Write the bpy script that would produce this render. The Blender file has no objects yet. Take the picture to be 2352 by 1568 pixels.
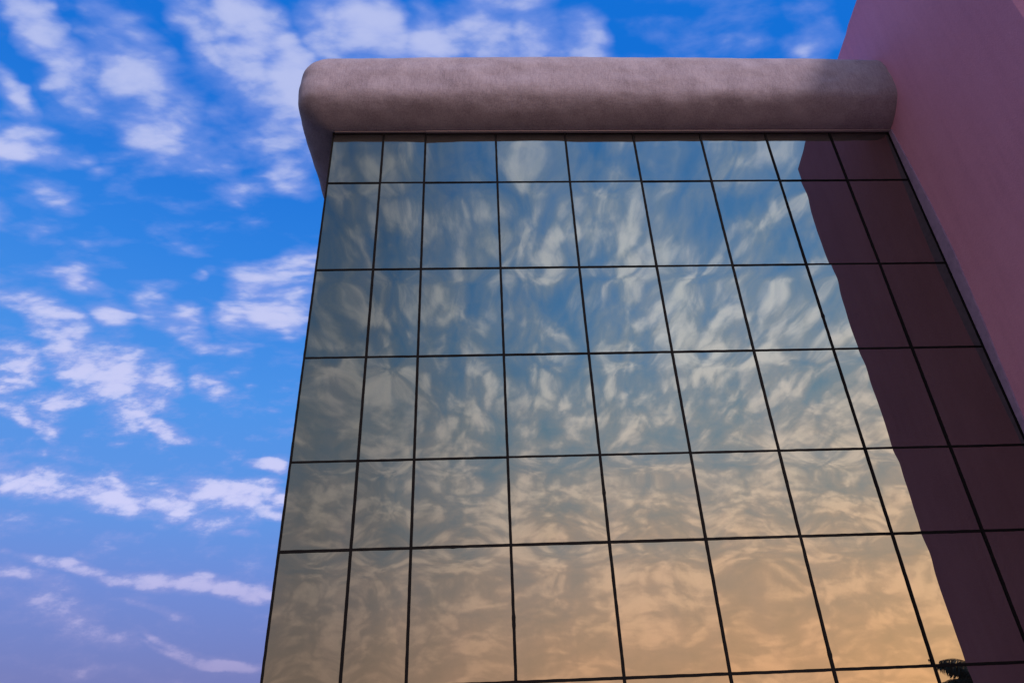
import bpy, bmesh, math, random
from mathutils import Vector, noise
random.seed(7)
scn = bpy.context.scene
S = 0.85                                   # metres per survey unit of the facade
def W(x, y, z): return Vector((x*S, y*S, z*S + 1.6))   # facade plane y=0, eye height 1.6 m

# ------------------------------------------------------------------ camera
cam_d = bpy.data.cameras.new('camera'); cam = bpy.data.objects.new('camera', cam_d)
scn.collection.objects.link(cam); scn.camera = cam
cam_d.sensor_width = 36; cam_d.lens = 24.49; cam_d.clip_end = 9000; cam_d.clip_start = .05
yaw, pitch, roll = 0.05463679, 0.53886201, -0.04465246
fwd = Vector((math.sin(yaw)*math.cos(pitch), math.cos(yaw)*math.cos(pitch), math.sin(pitch)))
r0 = Vector((math.cos(yaw), -math.sin(yaw), 0)); u0 = r0.cross(fwd)
rt = math.cos(roll)*r0 + math.sin(roll)*u0; up = -math.sin(roll)*r0 + math.cos(roll)*u0
from mathutils import Matrix
m3 = Matrix((rt, up, -fwd)).transposed()
cam.matrix_world = Matrix.Translation(W(0, -10, 0)) @ m3.to_4x4()

# ------------------------------------------------------------------ exposure
scn.view_settings.view_transform = 'Standard'; scn.view_settings.look = 'None'
scn.view_settings.exposure = 0; scn.view_settings.gamma = 1

# ------------------------------------------------------------------ sun
SUN_AZ = math.atan2(0.86, -1.0)            # behind the photographer, to the right, past the pink wall
SUN_EL = math.radians(34)
sd = bpy.data.lights.new('sun', 'SUN'); sd.energy = 1.9; sd.angle = math.radians(10); sd.color = (1, .80, .80)
sun = bpy.data.objects.new('sun', sd); scn.collection.objects.link(sun)
sdir = Vector((math.sin(SUN_AZ)*math.cos(SUN_EL), math.cos(SUN_AZ)*math.cos(SUN_EL), math.sin(SUN_EL)))
sun.rotation_euler = sdir.to_track_quat('Z', 'Y').to_euler()

# ------------------------------------------------------------------ sky
world = bpy.data.worlds.new('World'); scn.world = world; world.use_nodes = True
wt = world.node_tree; wt.nodes.clear()
class G:
    """small helper that wires math nodes"""
    def __init__(s, t): s.t = t
    def put(s, n, i, v):
        if isinstance(v, bpy.types.NodeSocket): s.t.links.new(v, n.inputs[i])
        else: n.inputs[i].default_value = v
    def m(s, op, *a, clamp=False):
        n = s.t.nodes.new('ShaderNodeMath'); n.operation = op; n.use_clamp = clamp
        for i, v in enumerate(a): s.put(n, i, v)
        return n.outputs[0]
    def dot(s, v, c):
        n = s.t.nodes.new('ShaderNodeVectorMath'); n.operation = 'DOT_PRODUCT'
        s.put(n, 0, v); s.put(n, 1, c); return n.outputs['Value']
    def xyz(s, *a):
        n = s.t.nodes.new('ShaderNodeCombineXYZ')
        for i, v in enumerate(a): s.put(n, i, v)
        return n.outputs[0]
    def step(s, v, a, b, lo=0., hi=1., kind='SMOOTHSTEP'):
        n = s.t.nodes.new('ShaderNodeMapRange'); n.interpolation_type = kind
        for i, q in enumerate((v, a, b, lo, hi)): s.put(n, i, q)
        return n.outputs[0]
    def ramp(s, v, stops, interp='EASE'):
        n = s.t.nodes.new('ShaderNodeValToRGB'); cr = n.color_ramp; cr.interpolation = interp
        while len(cr.elements) < len(stops): cr.elements.new(.5)
        for e, (p, c) in zip(cr.elements, stops): e.position = p; e.color = (*c, 1)
        s.put(n, 0, v); return n.outputs[0]
    def mix(s, f, a, b, mode='MIX'):
        n = s.t.nodes.new('ShaderNodeMix'); n.data_type = 'RGBA'; n.blend_type = mode
        s.put(n, 0, f); s.put(n, 6, a if isinstance(a, bpy.types.NodeSocket) else (*a, 1)); s.put(n, 7, b if isinstance(b, bpy.types.NodeSocket) else (*b, 1))
        return n.outputs[2]
    def noise(s, v, scale, detail=6, rough=.55, dist=0., lac=2.):
        n = s.t.nodes.new('ShaderNodeTexNoise')
        if s.t is wt: n.noise_dimensions = '2D'; detail = min(detail, 7)
        s.put(n, 'Vector', v); s.put(n, 'Scale', scale); s.put(n, 'Detail', detail); s.put(n, 'Roughness', rough)
        s.put(n, 'Distortion', dist); s.put(n, 'Lacunarity', lac); return n.outputs[0]
def puffs(v, scale, detail=1.):
    """rounded cloud heads"""
    n = wt.nodes.new('ShaderNodeTexVoronoi'); n.voronoi_dimensions = '2D'; n.feature = 'F1'
    wt.links.new(v, n.inputs['Vector']); n.inputs['Scale'].default_value = scale; n.inputs['Detail'].default_value = detail
    n.inputs['Roughness'].default_value = .55; n.normalize = True
    return n.outputs['Distance']
def warp(v, scale, amt):
    n = wt.nodes.new('ShaderNodeTexNoise'); n.noise_dimensions = '2D'; wt.links.new(v, n.inputs['Vector']); n.inputs['Scale'].default_value = scale; n.inputs['Detail'].default_value = 3
    a = wt.nodes.new('ShaderNodeVectorMath'); a.operation = 'MULTIPLY_ADD'; wt.links.new(n.outputs['Color'], a.inputs[0]); a.inputs[1].default_value = (amt, amt, 0); wt.links.new(v, a.inputs[2])
    return a.outputs[0]
g = G(wt)
tc = wt.nodes.new('ShaderNodeTexCoord')
sep = wt.nodes.new('ShaderNodeSeparateXYZ'); wt.links.new(tc.outputs['Generated'], sep.inputs[0])
dx, dy, dz = sep.outputs
zz = g.m('MAXIMUM', dz, 0.0)
zc = g.m('ADD', zz, .08)
px = g.m('DIVIDE', dx, zc); py = g.m('DIVIDE', dy, zc)      # where the sight line meets the cloud layer
plan = g.xyz(px, py, 0.)
front = g.step(dy, -.12, .12)                                # 1 = sky behind the building, 0 = sunset side

# --- cloud banks of the far side: (centre, half axes, tilt) on the vertical plane y = 1
def gn(X, Y):
    v = rt*((X-1176)/1600) + up*((784-Y)/1600) + fwd
    return v.x/v.y, v.z/v.y
BANKS = [(110,95,150,50,52,1.),(205,150,60,50,40,.6),(20,200,75,38,55,.95),(70,340,110,42,12,1.),(70,470,100,75,20,.5),
 (265,120,60,130,-25,.5),(330,190,170,85,50,.95),(430,320,110,70,50,.75),(480,80,150,45,52,.75),(560,70,110,75,50,1.1),(560,210,140,110,50,.72),(680,190,190,70,62,1.0),
 (820,60,150,90,40,1.1),(1000,80,90,70,70,.75),(1110,60,110,80,80,1.05),(1210,60,90,90,60,1.),(1340,80,65,60,60,.9),(1500,60,60,40,0,.12),
 (1880,60,60,110,-10,.62),(700,390,60,90,0,.5),(640,300,90,70,0,.45),(220,400,50,18,-10,.45),(500,435,45,25,20,.3),
 (180,650,60,30,25,.8),(110,705,110,30,28,.85),(255,720,60,22,15,.8),(385,735,75,38,25,.95),(440,645,28,18,0,.5),(470,795,50,16,0,.6),
 (640,680,105,75,15,1.0),(540,720,45,65,60,.6),(690,640,60,60,0,.7),(530,790,50,20,20,.4),
 (170,800,130,50,40,.95),(270,860,115,70,35,1.1),(290,930,70,45,40,.85),(30,850,75,60,20,1.),(150,910,60,40,0,.75),
 (365,985,62,24,20,1.1),(55,940,110,22,28,.8),(475,880,55,40,20,.72),(160,980,35,14,0,.7),(590,1010,30,10,10,.5),(630,1075,38,13,15,.8),
 (60,1095,170,42,13,.8),(260,1140,240,40,8,.75),(520,1140,170,42,8,1.0),(420,1185,190,30,5,.4),(640,1190,60,20,5,.7),(560,1240,30,10,0,.6),
 (60,1335,110,20,6,.5),(210,1318,190,15,11,.8),(470,1345,230,17,5,.85),(330,1390,90,10,12,.3),(590,1358,90,18,6,.75),
 (120,1420,190,60,18,.3),(400,1470,110,12,12,.6),(500,1500,170,13,9,.85),(300,1548,460,14,5,.3)]
iy = g.m('DIVIDE', 1., g.m('MAXIMUM', dy, .05))
uv1 = g.xyz(g.m('MULTIPLY', dx, iy), g.m('MULTIPLY', dz, iy), 1.)
M = None
wob = wt.nodes.new('ShaderNodeTexNoise'); wt.links.new(uv1, wob.inputs['Vector'])
wob.inputs['Scale'].default_value = 7; wob.inputs['Detail'].default_value = 2
wv = wt.nodes.new('ShaderNodeVectorMath'); wv.operation = 'SUBTRACT'; wt.links.new(wob.outputs['Color'], wv.inputs[0]); wv.inputs[1].default_value = (.5, .5, .5)
ws = wt.nodes.new('ShaderNodeVectorMath'); ws.operation = 'MULTIPLY'; wt.links.new(wv.outputs[0], ws.inputs[0]); ws.inputs[1].default_value = (.14, .06, 0)
wa = wt.nodes.new('ShaderNodeVectorMath'); wa.operation = 'ADD'; wt.links.new(uv1, wa.inputs[0]); wt.links.new(ws.outputs[0], wa.inputs[1])
uvw = wa.outputs[0]
for X, Y, ra, rb, t, w_ in BANKS:
    w_ += .24 if Y < 350 else .34 if Y > 1050 else .20
    t = math.radians(t); e1 = (math.cos(t)*ra, math.sin(t)*ra); e2 = (-math.sin(t)*rb, math.cos(t)*rb)
    c = gn(X, Y); a = gn(X+e1[0], Y+e1[1]); b = gn(X+e2[0], Y+e2[1])
    J = Matrix(((a[0]-c[0], b[0]-c[0]), (a[1]-c[1], b[1]-c[1]))).inverted()*.66
    ct = J @ Vector(c)
    A = g.dot(uvw, (J[0][0], J[0][1], -ct[0])); B = g.dot(uvw, (J[1][0], J[1][1], -ct[1]))
    d2 = g.m('ADD', g.m('MULTIPLY', A, A), g.m('MULTIPLY', B, B))
    v = g.m('MULTIPLY', g.m('SUBTRACT', 1., d2, clamp=True), w_)
    M = v if M is None else g.m('SMOOTH_MAX', M, v, .18)
rot = wt.nodes.new('ShaderNodeMapping'); wt.links.new(plan, rot.inputs[0]); rot.inputs['Rotation'].default_value = (0, 0, math.radians(-68)); rot.inputs['Scale'].default_value = (.62, 1.1, 1)
uvs = wt.nodes.new('ShaderNodeMapping'); wt.links.new(uv1, uvs.inputs[0]); uvs.inputs['Rotation'].default_value = (0, 0, math.radians(10)); uvs.inputs['Scale'].default_value = (1, 2.1, 1)
nfa = g.noise(rot.outputs[0], 10.0, 8, .55, .1); nfb = g.noise(uvs.outputs[0], 14.0, 9, .66, 0.)
lowf = g.step(dz, .56, .38)
def lerp(a, b, f): return g.m('ADD', a, g.m('MULTIPLY', g.m('SUBTRACT', b, a), f))
nf = lerp(nfa, nfb, lowf)
pfa = puffs(warp(rot.outputs[0], 9, .10), 15.); pfb = puffs(warp(uvs.outputs[0], 11, .09), 15.)
pf = lerp(pfa, pfb, lowf)
nf = g.m('ADD', g.m('ADD', g.m('MULTIPLY', g.m('SUBTRACT', nf, .5), 2.0), g.m('MULTIPLY', g.m('SUBTRACT', .34, pf), g.m('MULTIPLY', g.step(dz, .50, .66, 1.25, .75), g.step(dz, .12, .34, .4, 1.)))), .5)
fden = g.step(g.m('ADD', nf, g.m('MULTIPLY', M, .95)), .62, 1.92)
nb2 = lerp(g.noise(rot.outputs[0], 16., 5, .55, .3), g.noise(uvs.outputs[0], 19., 5, .6, .3), lowf)
hi = g.step(g.m('ADD', g.m('ADD', fden, g.m('SUBTRACT', nb2, .5)), g.m('SUBTRACT', .30, pf)), .25, 1.05)

# --- far side colours
f_sky = g.ramp(dz, [(0, (.12,.11,.38)), (.10, (.13,.155,.48)), (.20, (.13,.22,.64)), (.28, (.10,.27,.74)), (.42, (.060,.275,.79)), (.58, (.018,.21,.75)), (.72, (.0,.155,.68))], 'LINEAR')
f_cl0 = g.ramp(dz, [(0, (.21,.17,.43)), (.14, (.24,.24,.58)), (.28, (.28,.34,.78)), (.6, (.25,.35,.82))], 'LINEAR')
f_cl1 = g.ramp(dz, [(0, (.28,.22,.48)), (.14, (.46,.40,.72)), (.28, (.60,.60,.92)), (.7, (.52,.57,.88))], 'LINEAR')
f_cl = g.mix(hi, f_cl0, f_cl1)
fop = g.m('MULTIPLY', g.m('POWER', fden, .85), g.m('MULTIPLY', g.step(dz, .04, .30, .55, 1.), g.step(dz, .55, .75, 1., .9)))
fcol = g.mix(fop, f_sky, f_cl)

# --- sunset side
az = g.m('DIVIDE', g.m('ADD', g.m('MULTIPLY', dx, .50), g.m('MULTIPLY', dy, -.86)), g.m('SQRT', g.m('MAXIMUM', g.m('SUBTRACT', 1., g.m('MULTIPLY', dz, dz)), .01)))
glow = g.step(az, .70, 1.0)
rotb = wt.nodes.new('ShaderNodeMapping'); wt.links.new(plan, rotb.inputs[0]); rotb.inputs['Rotation'].default_value = (0, 0, math.radians(14)); rotb.inputs['Scale'].default_value = (1.5, .62, 1)
ib = g.m('DIVIDE', 1., g.m('MAXIMUM', g.m('MULTIPLY', dy, -1.), .05))
uvb = g.xyz(g.m('MULTIPLY', dx, ib), g.m('MULTIPLY', g.m('MULTIPLY', dz, ib), 1.9), 3.)
lowb = g.step(dz, .50, .22)
n1 = lerp(g.noise(rotb.outputs[0], 6.5, 8, .58, .3), g.noise(uvb, 12., 8, .60, .15), lowb)
n2 = g.noise(plan, 1.7, 3, .5, .2)
pb_ = lerp(puffs(warp(rotb.outputs[0], 5, .16), 9.), puffs(warp(uvb, 8, .14), 19.), lowb)
bn = g.m('ADD', g.m('MULTIPLY', g.m('SUBTRACT', n1, .5), 1.9), g.m('MULTIPLY', g.m('SUBTRACT', n2, .5), 1.0))
bn = g.m('ADD', bn, g.m('MULTIPLY', g.m('SUBTRACT', .32, pb_), 1.1))
bden = g.step(g.m('ADD', bn, g.step(dz, .72, .30, .17, .30, 'LINEAR')), -.42, .84)
b_sky = g.ramp(dz, [(0, (.66,.41,.28)), (.12, (.56,.42,.34)), (.26, (.34,.38,.42)), (.40, (.18,.34,.48)), (.55, (.09,.28,.56)), (.72, (.045,.22,.54))], 'LINEAR')
b_cl0 = g.ramp(dz, [(0, (.76,.47,.32)), (.12, (.70,.49,.38)), (.30, (.58,.52,.48)), (.50, (.40,.46,.50)), (.75, (.30,.40,.50))], 'LINEAR')
b_cl1 = g.ramp(dz, [(0, (.94,.57,.38)), (.12, (.94,.65,.48)), (.30, (.92,.80,.69)), (.50, (.80,.81,.79)), (.75, (.60,.66,.72))], 'LINEAR')
nb3 = lerp(g.noise(rotb.outputs[0], 13., 6, .6, .3), g.noise(uvb, 27., 6, .6, .1), lowb)
bhi = g.step(g.m('ADD', g.m('ADD', bden, g.m('MULTIPLY', g.m('SUBTRACT', .30, pb_), 1.3)), g.m('MULTIPLY', g.m('SUBTRACT', nb3, .5), 1.5)), .35, 1.30)
bcol = g.mix(bden, b_sky, g.mix(bhi, b_cl0, b_cl1))
low = g.step(dz, .55, .05)
bri = g.m('MULTIPLY', g.m('ADD', .42, g.m('MULTIPLY', glow, .74)), 1.90)
bcol = g.mix(1., bcol, g.xyz(g.m('MULTIPLY', bri, 1.03), bri, g.m('MULTIPLY', bri, 1.18)), 'MULTIPLY')
warm = g.m('MULTIPLY', g.m('MULTIPLY', glow, low), .9)
bcol = g.mix(warm, bcol, g.mix(1., bcol, (1.22, .93, .62), 'MULTIPLY'))

sky = wt.nodes.new('ShaderNodeTexSky'); sky.sky_type = 'NISHITA'; sky.sun_disc = False
sky.sun_elevation = math.radians(6); sky.sun_rotation = SUN_AZ
bg1 = wt.nodes.new('ShaderNodeBackground'); wt.links.new(sky.outputs[0], bg1.inputs[0]); bg1.inputs[1].default_value = .015
bgf = wt.nodes.new('ShaderNodeBackground'); wt.links.new(fcol, bgf.inputs[0]); bgf.inputs[1].default_value = .97
bgb = wt.nodes.new('ShaderNodeBackground'); wt.links.new(bcol, bgb.inputs[0]); bgb.inputs[1].default_value = 1.0
ms = wt.nodes.new('ShaderNodeMixShader'); wt.links.new(front, ms.inputs[0]); wt.links.new(bgb.outputs[0], ms.inputs[1]); wt.links.new(bgf.outputs[0], ms.inputs[2])
ad = wt.nodes.new('ShaderNodeAddShader'); wt.links.new(bg1.outputs[0], ad.inputs[0]); wt.links.new(ms.outputs[0], ad.inputs[1])
wo = wt.nodes.new('ShaderNodeOutputWorld'); wt.links.new(ad.outputs[0], wo.inputs[0])
world.cycles.sampling_method = 'MANUAL'; world.cycles.sample_map_resolution = 512

# ------------------------------------------------------------------ materials
def mat(name):
    m = bpy.data.materials.new(name); m.use_nodes = True; t = m.node_tree
    return m, t, t.nodes['Principled BSDF'], G(t)
def objco(t): return t.nodes.new('ShaderNodeTexCoord').outputs['Object']
def bump(t, bs, h, strength, dist):
    b = t.nodes.new('ShaderNodeBump'); b.inputs['Strength'].default_value = strength; b.inputs['Distance'].default_value = dist
    t.links.new(h, b.inputs['Height']); t.links.new(b.outputs[0], bs.inputs['Normal'])
def scaled(t, v, sc):
    n = t.nodes.new('ShaderNodeMapping'); t.links.new(v, n.inputs[0]); n.inputs['Scale'].default_value = sc; return n.outputs[0]

# mirrored glass
M_GLASS, t, b, q = mat('mirrored_glass')
co = objco(t)
dust = q.noise(scaled(t, co, (1, 1, .35)), 2.2, 6, .6)
b.inputs['Metallic'].default_value = 1; b.inputs['Roughness'].default_value = 0.0
t.links.new(q.ramp(dust, [(.3, (.25,.265,.23)), (.7, (.275,.285,.25))]), b.inputs['Base Color'])
film = t.nodes.new('ShaderNodeBsdfDiffuse'); film.inputs[0].default_value = (.15, .14, .13, 1)
mx = t.nodes.new('ShaderNodeMixShader'); t.links.new(b.outputs[0], mx.inputs[1]); t.links.new(film.outputs[0], mx.inputs[2])
speck = q.step(q.noise(co, 60., 2, .5), .70, .80, 0, .25)
t.links.new(q.m('ADD', q.step(dust, .40, .8, .05, .11), speck), mx.inputs[0])
t.links.new(mx.outputs[0], t.nodes['Material Output'].inputs[0])

# black sealant
M_SEAL, t, b, q = mat('black_sealant')
b.inputs['Base Color'].default_value = (.006, .005, .005, 1); b.inputs['Roughness'].default_value = .8; b.inputs['Specular IOR Level'].default_value = .12
bump(t, b, q.noise(objco(t), 40, 4), .5, .003)

# plaster of the rounded cornice
M_PLAS, t, b, q = mat('grey_plaster')
co = objco(t)
a = q.noise(scaled(t, co, (1, 1, .45)), 2.4, 7, .62)
s_ = q.noise(scaled(t, co, (9, 9, 1.6)), 4.5, 6, .7)
gr = q.noise(co, 55, 5, .7)
mixv = q.m('ADD', q.m('ADD', q.m('MULTIPLY', a, .34), q.m('MULTIPLY', s_, .36)), q.m('MULTIPLY', gr, .36))
t.links.new(q.ramp(mixv, [(.34, (.17,.14,.16)), (.44, (.27,.22,.25)), (.54, (.37,.31,.345)), (.68, (.48,.41,.45))], 'LINEAR'), b.inputs['Base Color'])
b.inputs['Roughness'].default_value = .85
trowel = q.noise(scaled(t, co, (1, 1, 2.2)), 6, 4, .6)
bump(t, b, q.m('ADD', q.m('ADD', q.m('MULTIPLY', gr, .5), q.m('MULTIPLY', q.noise(co, 120, 3, .6), .5)), q.m('MULTIPLY', trowel, 1.2)), .55, .009)

# pink render
M_PINK, t, b, q = mat('pink_render')
co = objco(t)
a = q.noise(co, .55, 5, .55); f = q.noise(co, 70, 4, .6); sk = q.noise(scaled(t, co, (3, 3, .25)), 1.5, 5, .6)
v = q.m('ADD', q.m('ADD', q.m('MULTIPLY', a, .35), q.m('MULTIPLY', sk, .35)), q.m('MULTIPLY', q.noise(co, 22, 6, .75), .3))
t.links.new(q.ramp(v, [(.3, (.64,.27,.38)), (.5, (.75,.325,.45)), (.7, (.82,.37,.51))], 'LINEAR'), b.inputs['Base Color'])
b.inputs['Roughness'].default_value = .9; b.inputs['Specular IOR Level'].default_value = .2
fine = q.noise(co, 28, 6, .75)
bump(t, b, q.m('ADD', f, q.m('ADD', q.m('MULTIPLY', fine, 1.2), q.m('MULTIPLY', q.noise(co, 1.3, 4, .6), 3.0))), .7, .008)

# thin cement trims
M_TRIM, t, b, q = mat('grey_trim')
co = objco(t)
t.links.new(q.ramp(q.noise(co, 9, 5, .6), [(.3, (.32,.22,.34)), (.7, (.44,.30,.45))], 'LINEAR'), b.inputs['Base Color'])
b.inputs['Roughness'].default_value = .8; bump(t, b, q.noise(co, 60, 4), .4, .003)

M_FLASH, t, b, q = mat('metal_flashing')
b.inputs['Base Color'].default_value = (.36, .29, .30, 1); b.inputs['Roughness'].default_value = .55; b.inputs['Metallic'].default_value = .2
bump(t, b, q.noise(objco(t), 25, 4), .3, .003)

M_CORE, t, b, q = mat('dark_cladding')
t.links.new(q.ramp(q.noise(objco(t), 2, 5), [(.3, (.03,.028,.03)), (.7, (.05,.045,.05))]), b.inputs['Base Color'])
b.inputs['Roughness'].default_value = .4

M_GROUND, t, b, q = mat('concrete_ground')
co = objco(t)
gv = q.m('ADD', q.m('MULTIPLY', q.noise(co, .3, 6), .6), q.m('MULTIPLY', q.noise(co, 12, 5), .4))
t.links.new(q.ramp(gv, [(.3, (.035,.03,.028)), (.7, (.065,.055,.05))]), b.inputs['Base Color']); b.inputs['Roughness'].default_value = .9
bump(t, b, gv, .4, .02)

M_PAVE, t, b, q = mat('paving_slabs')
br = t.nodes.new('ShaderNodeTexBrick'); t.links.new(objco(t), br.inputs[0]); br.inputs['Scale'].default_value = 1.6
br.inputs['Color1'].default_value = (.14,.115,.10,1); br.inputs['Color2'].default_value = (.11,.09,.08,1); br.inputs['Mortar'].default_value = (.07,.06,.055,1)
t.links.new(br.outputs[0], b.inputs['Base Color']); b.inputs['Roughness'].default_value = .85
bump(t, b, br.outputs[1], .3, -.004)

M_BARK, t, b, q = mat('palm_bark')
wv = t.nodes.new('ShaderNodeTexWave'); wv.bands_direction = 'Z'; wv.inputs['Scale'].default_value = 4; wv.inputs['Distortion'].default_value = 3; t.links.new(objco(t), wv.inputs[0])
t.links.new(q.ramp(wv.outputs[1], [(0, (.05,.035,.025)), (1, (.14,.10,.07))]), b.inputs['Base Color']); b.inputs['Roughness'].default_value = .95
bump(t, b, wv.outputs[1], .8, .03)
M_LEAF, t, b, q = mat('palm_leaf')
t.links.new(q.ramp(q.noise(objco(t), 3, 4), [(.3, (.018,.032,.012)), (.7, (.04,.06,.02))]), b.inputs['Base Color']); b.inputs['Roughness'].default_value = .6

# ------------------------------------------------------------------ object helpers
def obj(name, verts, faces, material, parent=None, smooth=False):
    me = bpy.data.meshes.new(name); me.from_pydata([tuple(v) for v in verts], [], faces); me.update()
    me.materials.append(material)
    if smooth: me.polygons.foreach_set('use_smooth', [True]*len(me.polygons))
    o = bpy.data.objects.new(name, me); scn.collection.objects.link(o)
    if parent: o.parent = parent; o.matrix_parent_inverse = Matrix.Translation(-parent.location)
    return o
def thing(name, label, cat, loc):
    o = bpy.data.objects.new(name, None); scn.collection.objects.link(o); o.location = loc
    o['label'] = label; o['category'] = cat; return o
def box(a, b):
    (x0, y0, z0), (x1, y1, z1) = a, b
    v = [Vector(p) for p in ((x0,y0,z0),(x1,y0,z0),(x1,y1,z0),(x0,y1,z0),(x0,y0,z1),(x1,y0,z1),(x1,y1,z1),(x0,y1,z1))]
    return v, [(0,3,2,1),(4,5,6,7),(0,1,5,4),(1,2,6,5),(2,3,7,6),(3,0,4,7)]

# ------------------------------------------------------------------ ground
gnd = obj('ground', [(-4000,-4000,0),(4000,-4000,0),(4000,4000,0),(-4000,4000,0)], [(0,1,2,3)], M_GROUND); gnd['kind'] = 'structure'
pav = obj('pavement', *box((-9, -5.2, .001), (7.34, -.02, .12)), M_PAVE); pav['kind'] = 'structure'

# ------------------------------------------------------------------ glass building
XS = [-2.87361919, -1.85791387, -1.01504531, 0.40118331, 1.81625458, 3.22014513, 4.61227485, 5.98195228, 7.35116244, 8.64078383]
ZS = [10.95864716, 9.58776082, 7.52010197, 5.73321625, 3.93668712, 2.60996477, 0.84852513, -.75]
ZT = ZS[0]; XL, XR = XS[0], XS[-1]
gb = thing('office_building', 'office wing walled in mirrored glass panes under a rounded grey plaster cornice', 'building', W((XL+XR)/2, 2.5, 0).xy.to_3d())
# body behind the glazing, with a plinth under it
obj('wall', *box(W(XL+.01, .06, -1.88), W(XR-.01, 6.5, ZT+1.6)), M_CORE, gb)
obj('plinth', *box(W(XL-.02, -.03, -1.881), W(XR-.005, .055, ZS[-1]-.03)), M_TRIM, gb)

# each pane: sealed unit, slightly pillowed and wavy, so that the sky swims in it
N = 40
def pane(i, j):
    x0, x1 = XS[i]+.012, XS[i+1]-.012; z1, z0 = ZS[j]-.012, ZS[j+1]+.012
    rnd = random.Random(i*31+j*7+3)
    sag = rnd.uniform(.0016, .0046)*(1 if rnd.random() < .8 else -.8)
    tx, tz = rnd.uniform(-.0032, .0032), rnd.uniform(-.0085, .0085)
    tip = rnd.uniform(.0008, .0024); ph = rnd.uniform(0, 50)
    if i >= 7: sag *= .5; tx *= .3
    vs, fs = [], []
    for b_ in range(N+1):
        for a_ in range(N+1):
            u, v = a_/N, b_/N
            x = x0+(x1-x0)*u; z = z0+(z1-z0)*v
            d = sag*math.sin(math.pi*u)*math.sin(math.pi*v)
            d += tip*math.exp(-((v-.86)/.13)**2)*(.65+.35*math.cos(2*math.pi*(u-.5)))      # roller dip near the head
            d += tx*(u-.5)+tz*(v-.5)
            e = min(u, 1-u, v, 1-v); k = min(1, e/.08)
            d += k*.00036*noise.noise(Vector((x*2.6+ph, ph, z*1.5)))+k*.00007*noise.noise(Vector((x*7, ph, z*4)))
            vs.append(W(x, -d, z))
    for b_ in range(N):
        for a_ in range(N):
            p = b_*(N+1)+a_; fs.append((p, p+1, p+N+2, p+N+1))
    # return edges of the pane, 6 mm thick
    o = obj('glass_pane', vs, fs, M_GLASS, gb, True)
    return o
for j in range(len(ZS)-1):
    for i in range(len(XS)-1):
        pane(i, j)

LUMPS = [(XS[3], 1.62), (XS[3], 1.55), (XS[4], 3.35), (XS[6], 1.05), (XS[7], 6.4), (-.4, ZS[5])]
def strip(name, p0, p1, half, axis, parent, mt, depth=.012, back=.03, rag=.0018, seed=0):
    """proud bead of sealant between two facade points with a slightly ragged edge"""
    n = max(12, int((Vector(p1)-Vector(p0)).length/.05)); vs, fs = [], []
    for k in range(n+1):
        f_ = k/n; x = p0[0]+(p1[0]-p0[0])*f_; z = p0[1]+(p1[1]-p0[1])*f_
        a1 = half+rag*noise.noise(Vector((x*9, z*9, seed)))*2; a2 = half+rag*noise.noise(Vector((x*9, z*9, seed+9)))*2
        lump = sum(.009*math.exp(-((x-lx)**2+(z-lz)**2)/.0006) for lx, lz in LUMPS)
        a1 += lump*.5; a2 += lump
        y = -depth-lump*.4-.001*noise.noise(Vector((x*5, z*5, seed+3)))
        if axis == 'v': L, R_ = (x-a1, z), (x+a2, z)
        else: L, R_ = (x, z+a1), (x, z-a2)
        vs += [W(L[0], back, L[1]), W(L[0], y, L[1]), W(R_[0], y, R_[1]), W(R_[0], back, R_[1])]
    for k in range(n):
        o_ = k*4
        for e in range(3): fs.append((o_+e, o_+e+1, o_+e+5, o_+e+4))
    fs += [(0,1,2,3), (n*4+3, n*4+2, n*4+1, n*4)]
    bm = bmesh.new(); bv = [bm.verts.new(v) for v in vs]
    for f_ in fs: bm.faces.new([bv[i] for i in f_])
    bmesh.ops.recalc_face_normals(bm, faces=bm.faces)
    me = bpy.data.meshes.new(name); bm.to_mesh(me); bm.free(); me.materials.append(mt)
    o = bpy.data.objects.new(name, me); scn.collection.objects.link(o)
    o.parent = parent; o.matrix_parent_inverse = Matrix.Translation(-parent.location)
    return o
for i, x in enumerate(XS):
    hw = .0205 if 0 < i < 9 else (.016 if i == 0 else .028)
    strip('vertical_joint', (x + (.012 if i == 0 else -.02 if i == 9 else 0), ZS[-1]-.02), (x + (.012 if i == 0 else -.02 if i == 9 else 0), ZT-.005), hw, 'v', gb, M_SEAL, seed=i*3, depth=.014)
for j, z in enumerate(ZS):
    strip('horizontal_joint', (XL+.004, z-(.02 if j == 0 else 0)), (XR-.004, z-(.02 if j == 0 else 0)), .028 if j == 0 else .0155 if j < 5 else .019, 'h', gb, M_SEAL, seed=40+j*3, depth=.0115)  # top bead widened so its black also paints the shade mirrored under the cornice

# rounded cornice: section swept along the front, round the left corner and back along the side
PROF = [(-.02,.0),(.05,-.005),(.18,.035),(.32,.11),(.45,.205),(.56,.315),(.63,.43),(.665,.58),(.675,.76),(.665,1.0),(.641,1.23),(.61,1.39),(.561,1.53),(.46,1.69),(.30,1.82),(.12,1.89),(-.05,1.92)]
def cr_(P, n):
    out = []
    for k in range(len(P)-1):
        p0, p1, p2, p3 = P[max(k-1, 0)], P[k], P[k+1], P[min(k+2, len(P)-1)]
        for s in range(n):
            t_ = s/n
            out.append(tuple(.5*((2*p1[c])+(-p0[c]+p2[c])*t_+(2*p0[c]-5*p1[c]+4*p2[c]-p3[c])*t_**2+(-p0[c]+3*p1[c]-3*p2[c]+p3[c])*t_**3) for c in (0, 1)))
    out.append(P[-1]); return out
prof = cr_(PROF, 4)
path = [('f', XR+.03-(XR+.03-XL)*k/260) for k in range(261)]+[('c', math.pi/2*k/24) for k in range(1, 24)]+[('s', 6.0*k/60) for k in range(61)]
vs, fs = [], []
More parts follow.
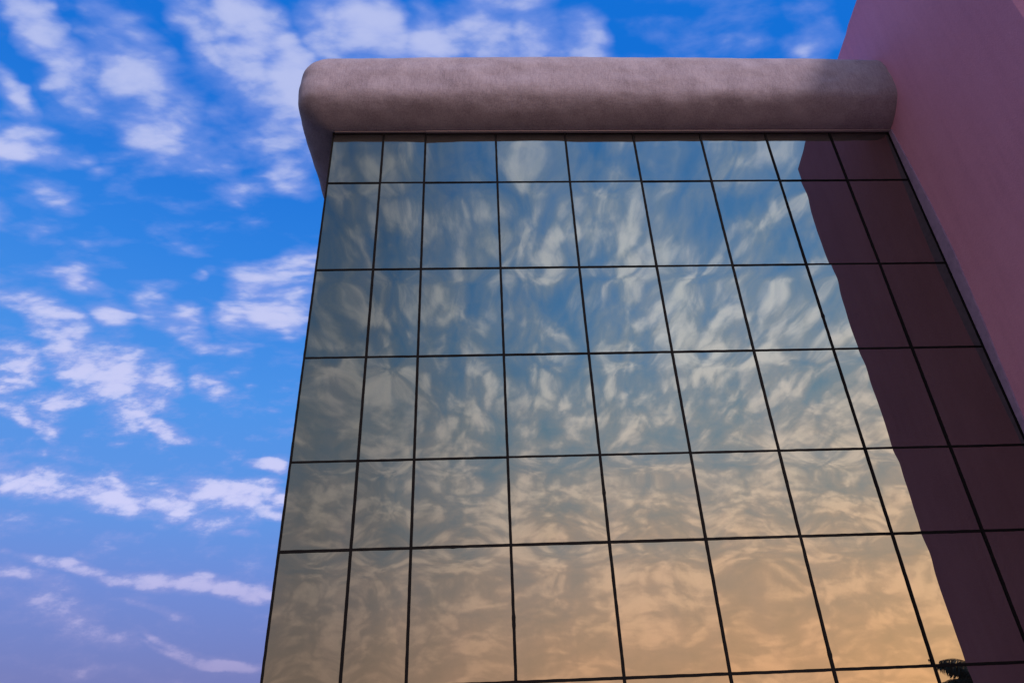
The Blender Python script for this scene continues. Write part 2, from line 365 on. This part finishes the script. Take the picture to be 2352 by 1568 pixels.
for kind, tt in path:
    for o_, z in prof:
        if kind == 'f': x, y, nx, ny = tt, -o_, 0, -1
        elif kind == 'c': sq = (abs(math.sin(tt))**3+abs(math.cos(tt))**3)**(-1/3); x, y, nx, ny = XL-1.12*o_*math.sin(tt)*sq, -o_*math.cos(tt)*sq, -math.sin(tt), -math.cos(tt)
        else: x, y, nx, ny = XL-1.12*o_, tt, -1, 0
        if kind != 'f' and o_ < 0: x, y = XL+abs(o_), (0 if kind == 'c' else tt)+abs(o_)
        zz_ = z/1.92; crown = .09*math.sin(math.pi*max(0, min(1, (x-XL)/(XR-XL))))*zz_
        amp = math.sin(math.pi*min(1, max(0, zz_)))**.5 if 0 < zz_ < 1 else 0
        dn = amp*(.030*noise.noise(Vector((x*.9, y*.9, z*2.2)))+.016*noise.noise(Vector((x*2.6, y*2.6+4, z*4.2)))+.005*noise.noise(Vector((x*9, y*9, z*9))))
        vs.append(W(x+nx*dn, y+ny*dn, ZT+z+crown-dn*.4))
np_ = len(prof)
for a_ in range(len(path)-1):
    for b_ in range(np_-1):
        p = a_*np_+b_; fs.append((p, p+np_, p+np_+1, p+1))
cor = obj('cornice', vs, fs, M_PLAS, gb, True)
bm = bmesh.new(); bm.from_mesh(cor.data); bmesh.ops.recalc_face_normals(bm, faces=bm.faces)
if sum((f_.normal.y for f_ in bm.faces)) > 0: bmesh.ops.reverse_faces(bm, faces=bm.faces)
bm.to_mesh(cor.data); bm.free()
obj('roof', *box(W(XL+.045, .045, ZT+1.7), W(XR+.02, 6.0, ZT+1.93)), M_TRIM, gb)
# thin flashing under the cornice, in two lengths that meet with a small step
obj('flashing', *box(W(XL+.04, -.050, ZT-.030), W(XS[2], -.004, ZT-.008)), M_FLASH, cor)
obj('flashing', *box(W(XS[2]+.004, -.062, ZT-.040), W(XR-.002, -.004, ZT-.007)), M_FLASH, cor)

# ------------------------------------------------------------------ pink building
pb = thing('pink_building', 'plain pink rendered building rising beyond the right end of the glass wall', 'building', (XR*S+4, 1, 0))
roof = [(-3.47,13.32),(-2.64,13.62),(-1.9,13.98),(-1.25,14.27),(-.73,14.385),(-.19,14.25),(0,14.14),(.53,13.935),(3,13.0),(8,12.6)]
yy = []
for k in range(len(roof)-1):
    n = max(2, int((roof[k+1][0]-roof[k][0])/.06)) if roof[k+1][0] < 1 else 6
    for s in range(n):
        f_ = s/n; y = roof[k][0]*(1-f_)+roof[k+1][0]*f_; z = roof[k][1]*(1-f_)+roof[k+1][1]*f_
        yy.append((y, z+.012*noise.noise(Vector((y*2.5, 3, 1)))))
yy.append(roof[-1])
D = 12
def xw(y): return XR+.004 if y <= 0 else XR-.055*min(y, 1.2)       # the wall kinks slightly behind the glass line
inner, outer = [], []
n_z = 30; vs, fs = [], []
for y, zt in yy:
    for k in range(n_z+1):
        z = -1.88+(zt+1.88)*k/n_z
        w_ = .006*noise.noise(Vector((1, y*.8, z*.5)))*(1 if y < -.3 else 0)
        vs.append(W(xw(y)+w_, y, z))
ny = len(yy)
for a_ in range(ny-1):
    for b_ in range(n_z):
        p = a_*(n_z+1)+b_; fs.append((p, p+1, p+n_z+2, p+n_z+1))
base = len(vs)
for y, zt in yy: vs += [W(XR+D, y, -1.88), W(XR+D, y, zt)]
for a_ in range(ny-1):
    p = base+a_*2; fs.append((p, p+2, p+3, p+1))
    fs.append((a_*(n_z+1)+n_z, p+1, p+3, (a_+1)*(n_z+1)+n_z))
# near end runs off at an invented slant that keeps sun off its face
sl = len(vs); vs += [W(XR+1.25, yy[0][0]-1.72, -1.88), W(XR+1.25, yy[0][0]-1.72, yy[0][1]), W(XR+D, yy[0][0]-1.72, -1.88), W(XR+D, yy[0][0]-1.72, yy[0][1])]
fs.append([0, sl, sl+1]+[k for k in range(n_z, 0, -1)])
fs += [(sl, sl+2, sl+3, sl+1), (sl+2, base, base+1, sl+3), (n_z, sl+1, sl+3, base+1)]
l = (ny-1)*(n_z+1); fs.append([l+k for k in range(n_z+1)]+[base+(ny-1)*2+1, base+(ny-1)*2])
bm = bmesh.new(); bv = [bm.verts.new(v) for v in vs]
for f_ in fs: bm.faces.new([bv[i] for i in f_])
bmesh.ops.recalc_face_normals(bm, faces=bm.faces)
me = bpy.data.meshes.new('wall'); bm.to_mesh(me); bm.free(); me.materials.append(M_PINK)
pw = bpy.data.objects.new('wall', me); scn.collection.objects.link(pw); pw.parent = pb; pw.matrix_parent_inverse = Matrix.Translation(-pb.location)
# cement margin beside the glass, its outer edge a little uneven
prs = [(-1.88,.09),(2,.09),(4.34,.12),(5.1,.155),(6.3,.215),(7.6,.255),(8.8,.225),(9.8,.17),(10.6,.115),(ZT-.045,.095)]
vs, fs = [], []; n = 120
for k in range(n+1):
    z = prs[0][0]+(prs[-1][0]-prs[0][0])*k/n
    for a_, b_ in zip(prs, prs[1:]):
        if a_[0] <= z <= b_[0]+1e-6: w_ = a_[1]+(b_[1]-a_[1])*(z-a_[0])/(b_[0]-a_[0]); break
    w_ += .006*noise.noise(Vector((z*3, 0, 5)))
    vs += [W(XR+.003, -.002, z), W(XR-.022, -.004, z), W(XR-.022, -w_, z), W(XR+.003, -w_-.004, z)]
for k in range(n):
    for e in range(3): fs.append((k*4+e, k*4+e+4, k*4+e+5, k*4+e+1))
obj('corner_trim', vs, fs, M_TRIM, pb)

# ------------------------------------------------------------------ palm behind the photographer (seen in the glass)
PX, PY, PZ = 20.2*S, -20*S, 1.8*S+1.6
palm = thing('palm_tree', 'dark palm tree with arching fronds mirrored in the lowest pane beside the pink wall', 'tree', (PX, PY, 0))
vs, fs = [], []
for k in range(25):
    f_ = k/24; r_ = .24-.09*f_+(.05 if k < 3 else 0)+.012*(k % 2)
    for a_ in range(14):
        t_ = 2*math.pi*a_/14; vs.append(Vector((PX+.12*math.sin(f_*2)-.11+r_*math.cos(t_), PY+r_*math.sin(t_), f_*(PZ-.1))))
for k in range(24):
    for a_ in range(14): fs.append((k*14+a_, k*14+(a_+1) % 14, (k+1)*14+(a_+1) % 14, (k+1)*14+a_))
fs.append(tuple(24*14+a_ for a_ in range(14)))
obj('trunk', vs, fs, M_BARK, palm, True)
rp = random.Random(5)
for k in range(56):
    azm = k*2.39996; el = math.radians(82-k*1.7+rp.uniform(-6, 6)); L = rp.uniform(1.6, 2.3)
    p = Vector((PX, PY, PZ)); vs, fs = [], []
    hd = Vector((math.cos(azm), math.sin(azm), 0)); pts = []
    for s in range(25):
        pts.append((p.copy(), el)); p = p+(hd*math.cos(el)+Vector((0, 0, math.sin(el))))*L/24; el -= math.radians(3.4)
    side = Vector((-hd.y, hd.x, 0))
    for s in range(24):
        a0, a1 = pts[s][0], pts[s+1][0]; w0 = .022*(1-s/26)
        b0 = len(vs); vs += [a0-side*w0, a0+side*w0, a1-side*w0*.95, a1+side*w0*.95, a0-Vector((0,0,w0)), a1-Vector((0,0,w0))]
        fs += [(b0, b0+1, b0+3, b0+2), (b0, b0+2, b0+5, b0+4), (b0+1, b0+4, b0+5, b0+3)]
        if s < 2: continue
        ll = .72*math.sin(math.pi*min(1, (s+1.5)/25))**.6*rp.uniform(.8, 1.1)
        dirf = (a1-a0).normalized()
        for sg in (-1, 1):
            for h in (0, .5):
                q0 = a0.lerp(a1, h); dl = (side*sg*.72+dirf*.62+Vector((0, 0, -.55-rp.uniform(0, .6)))).normalized()
                mid = q0+dl*ll*.5; tip = q0+dl*ll+Vector((0, 0, -.12*ll-rp.uniform(0, .06)))
                ww = dirf*.021; b0 = len(vs); vs += [q0-ww*.5, q0+ww*.5, mid-ww, mid+ww, tip]
                fs += [(b0, b0+1, b0+3, b0+2), (b0+2, b0+3, b0+4)]
    obj('frond', vs, fs, M_LEAF, palm)
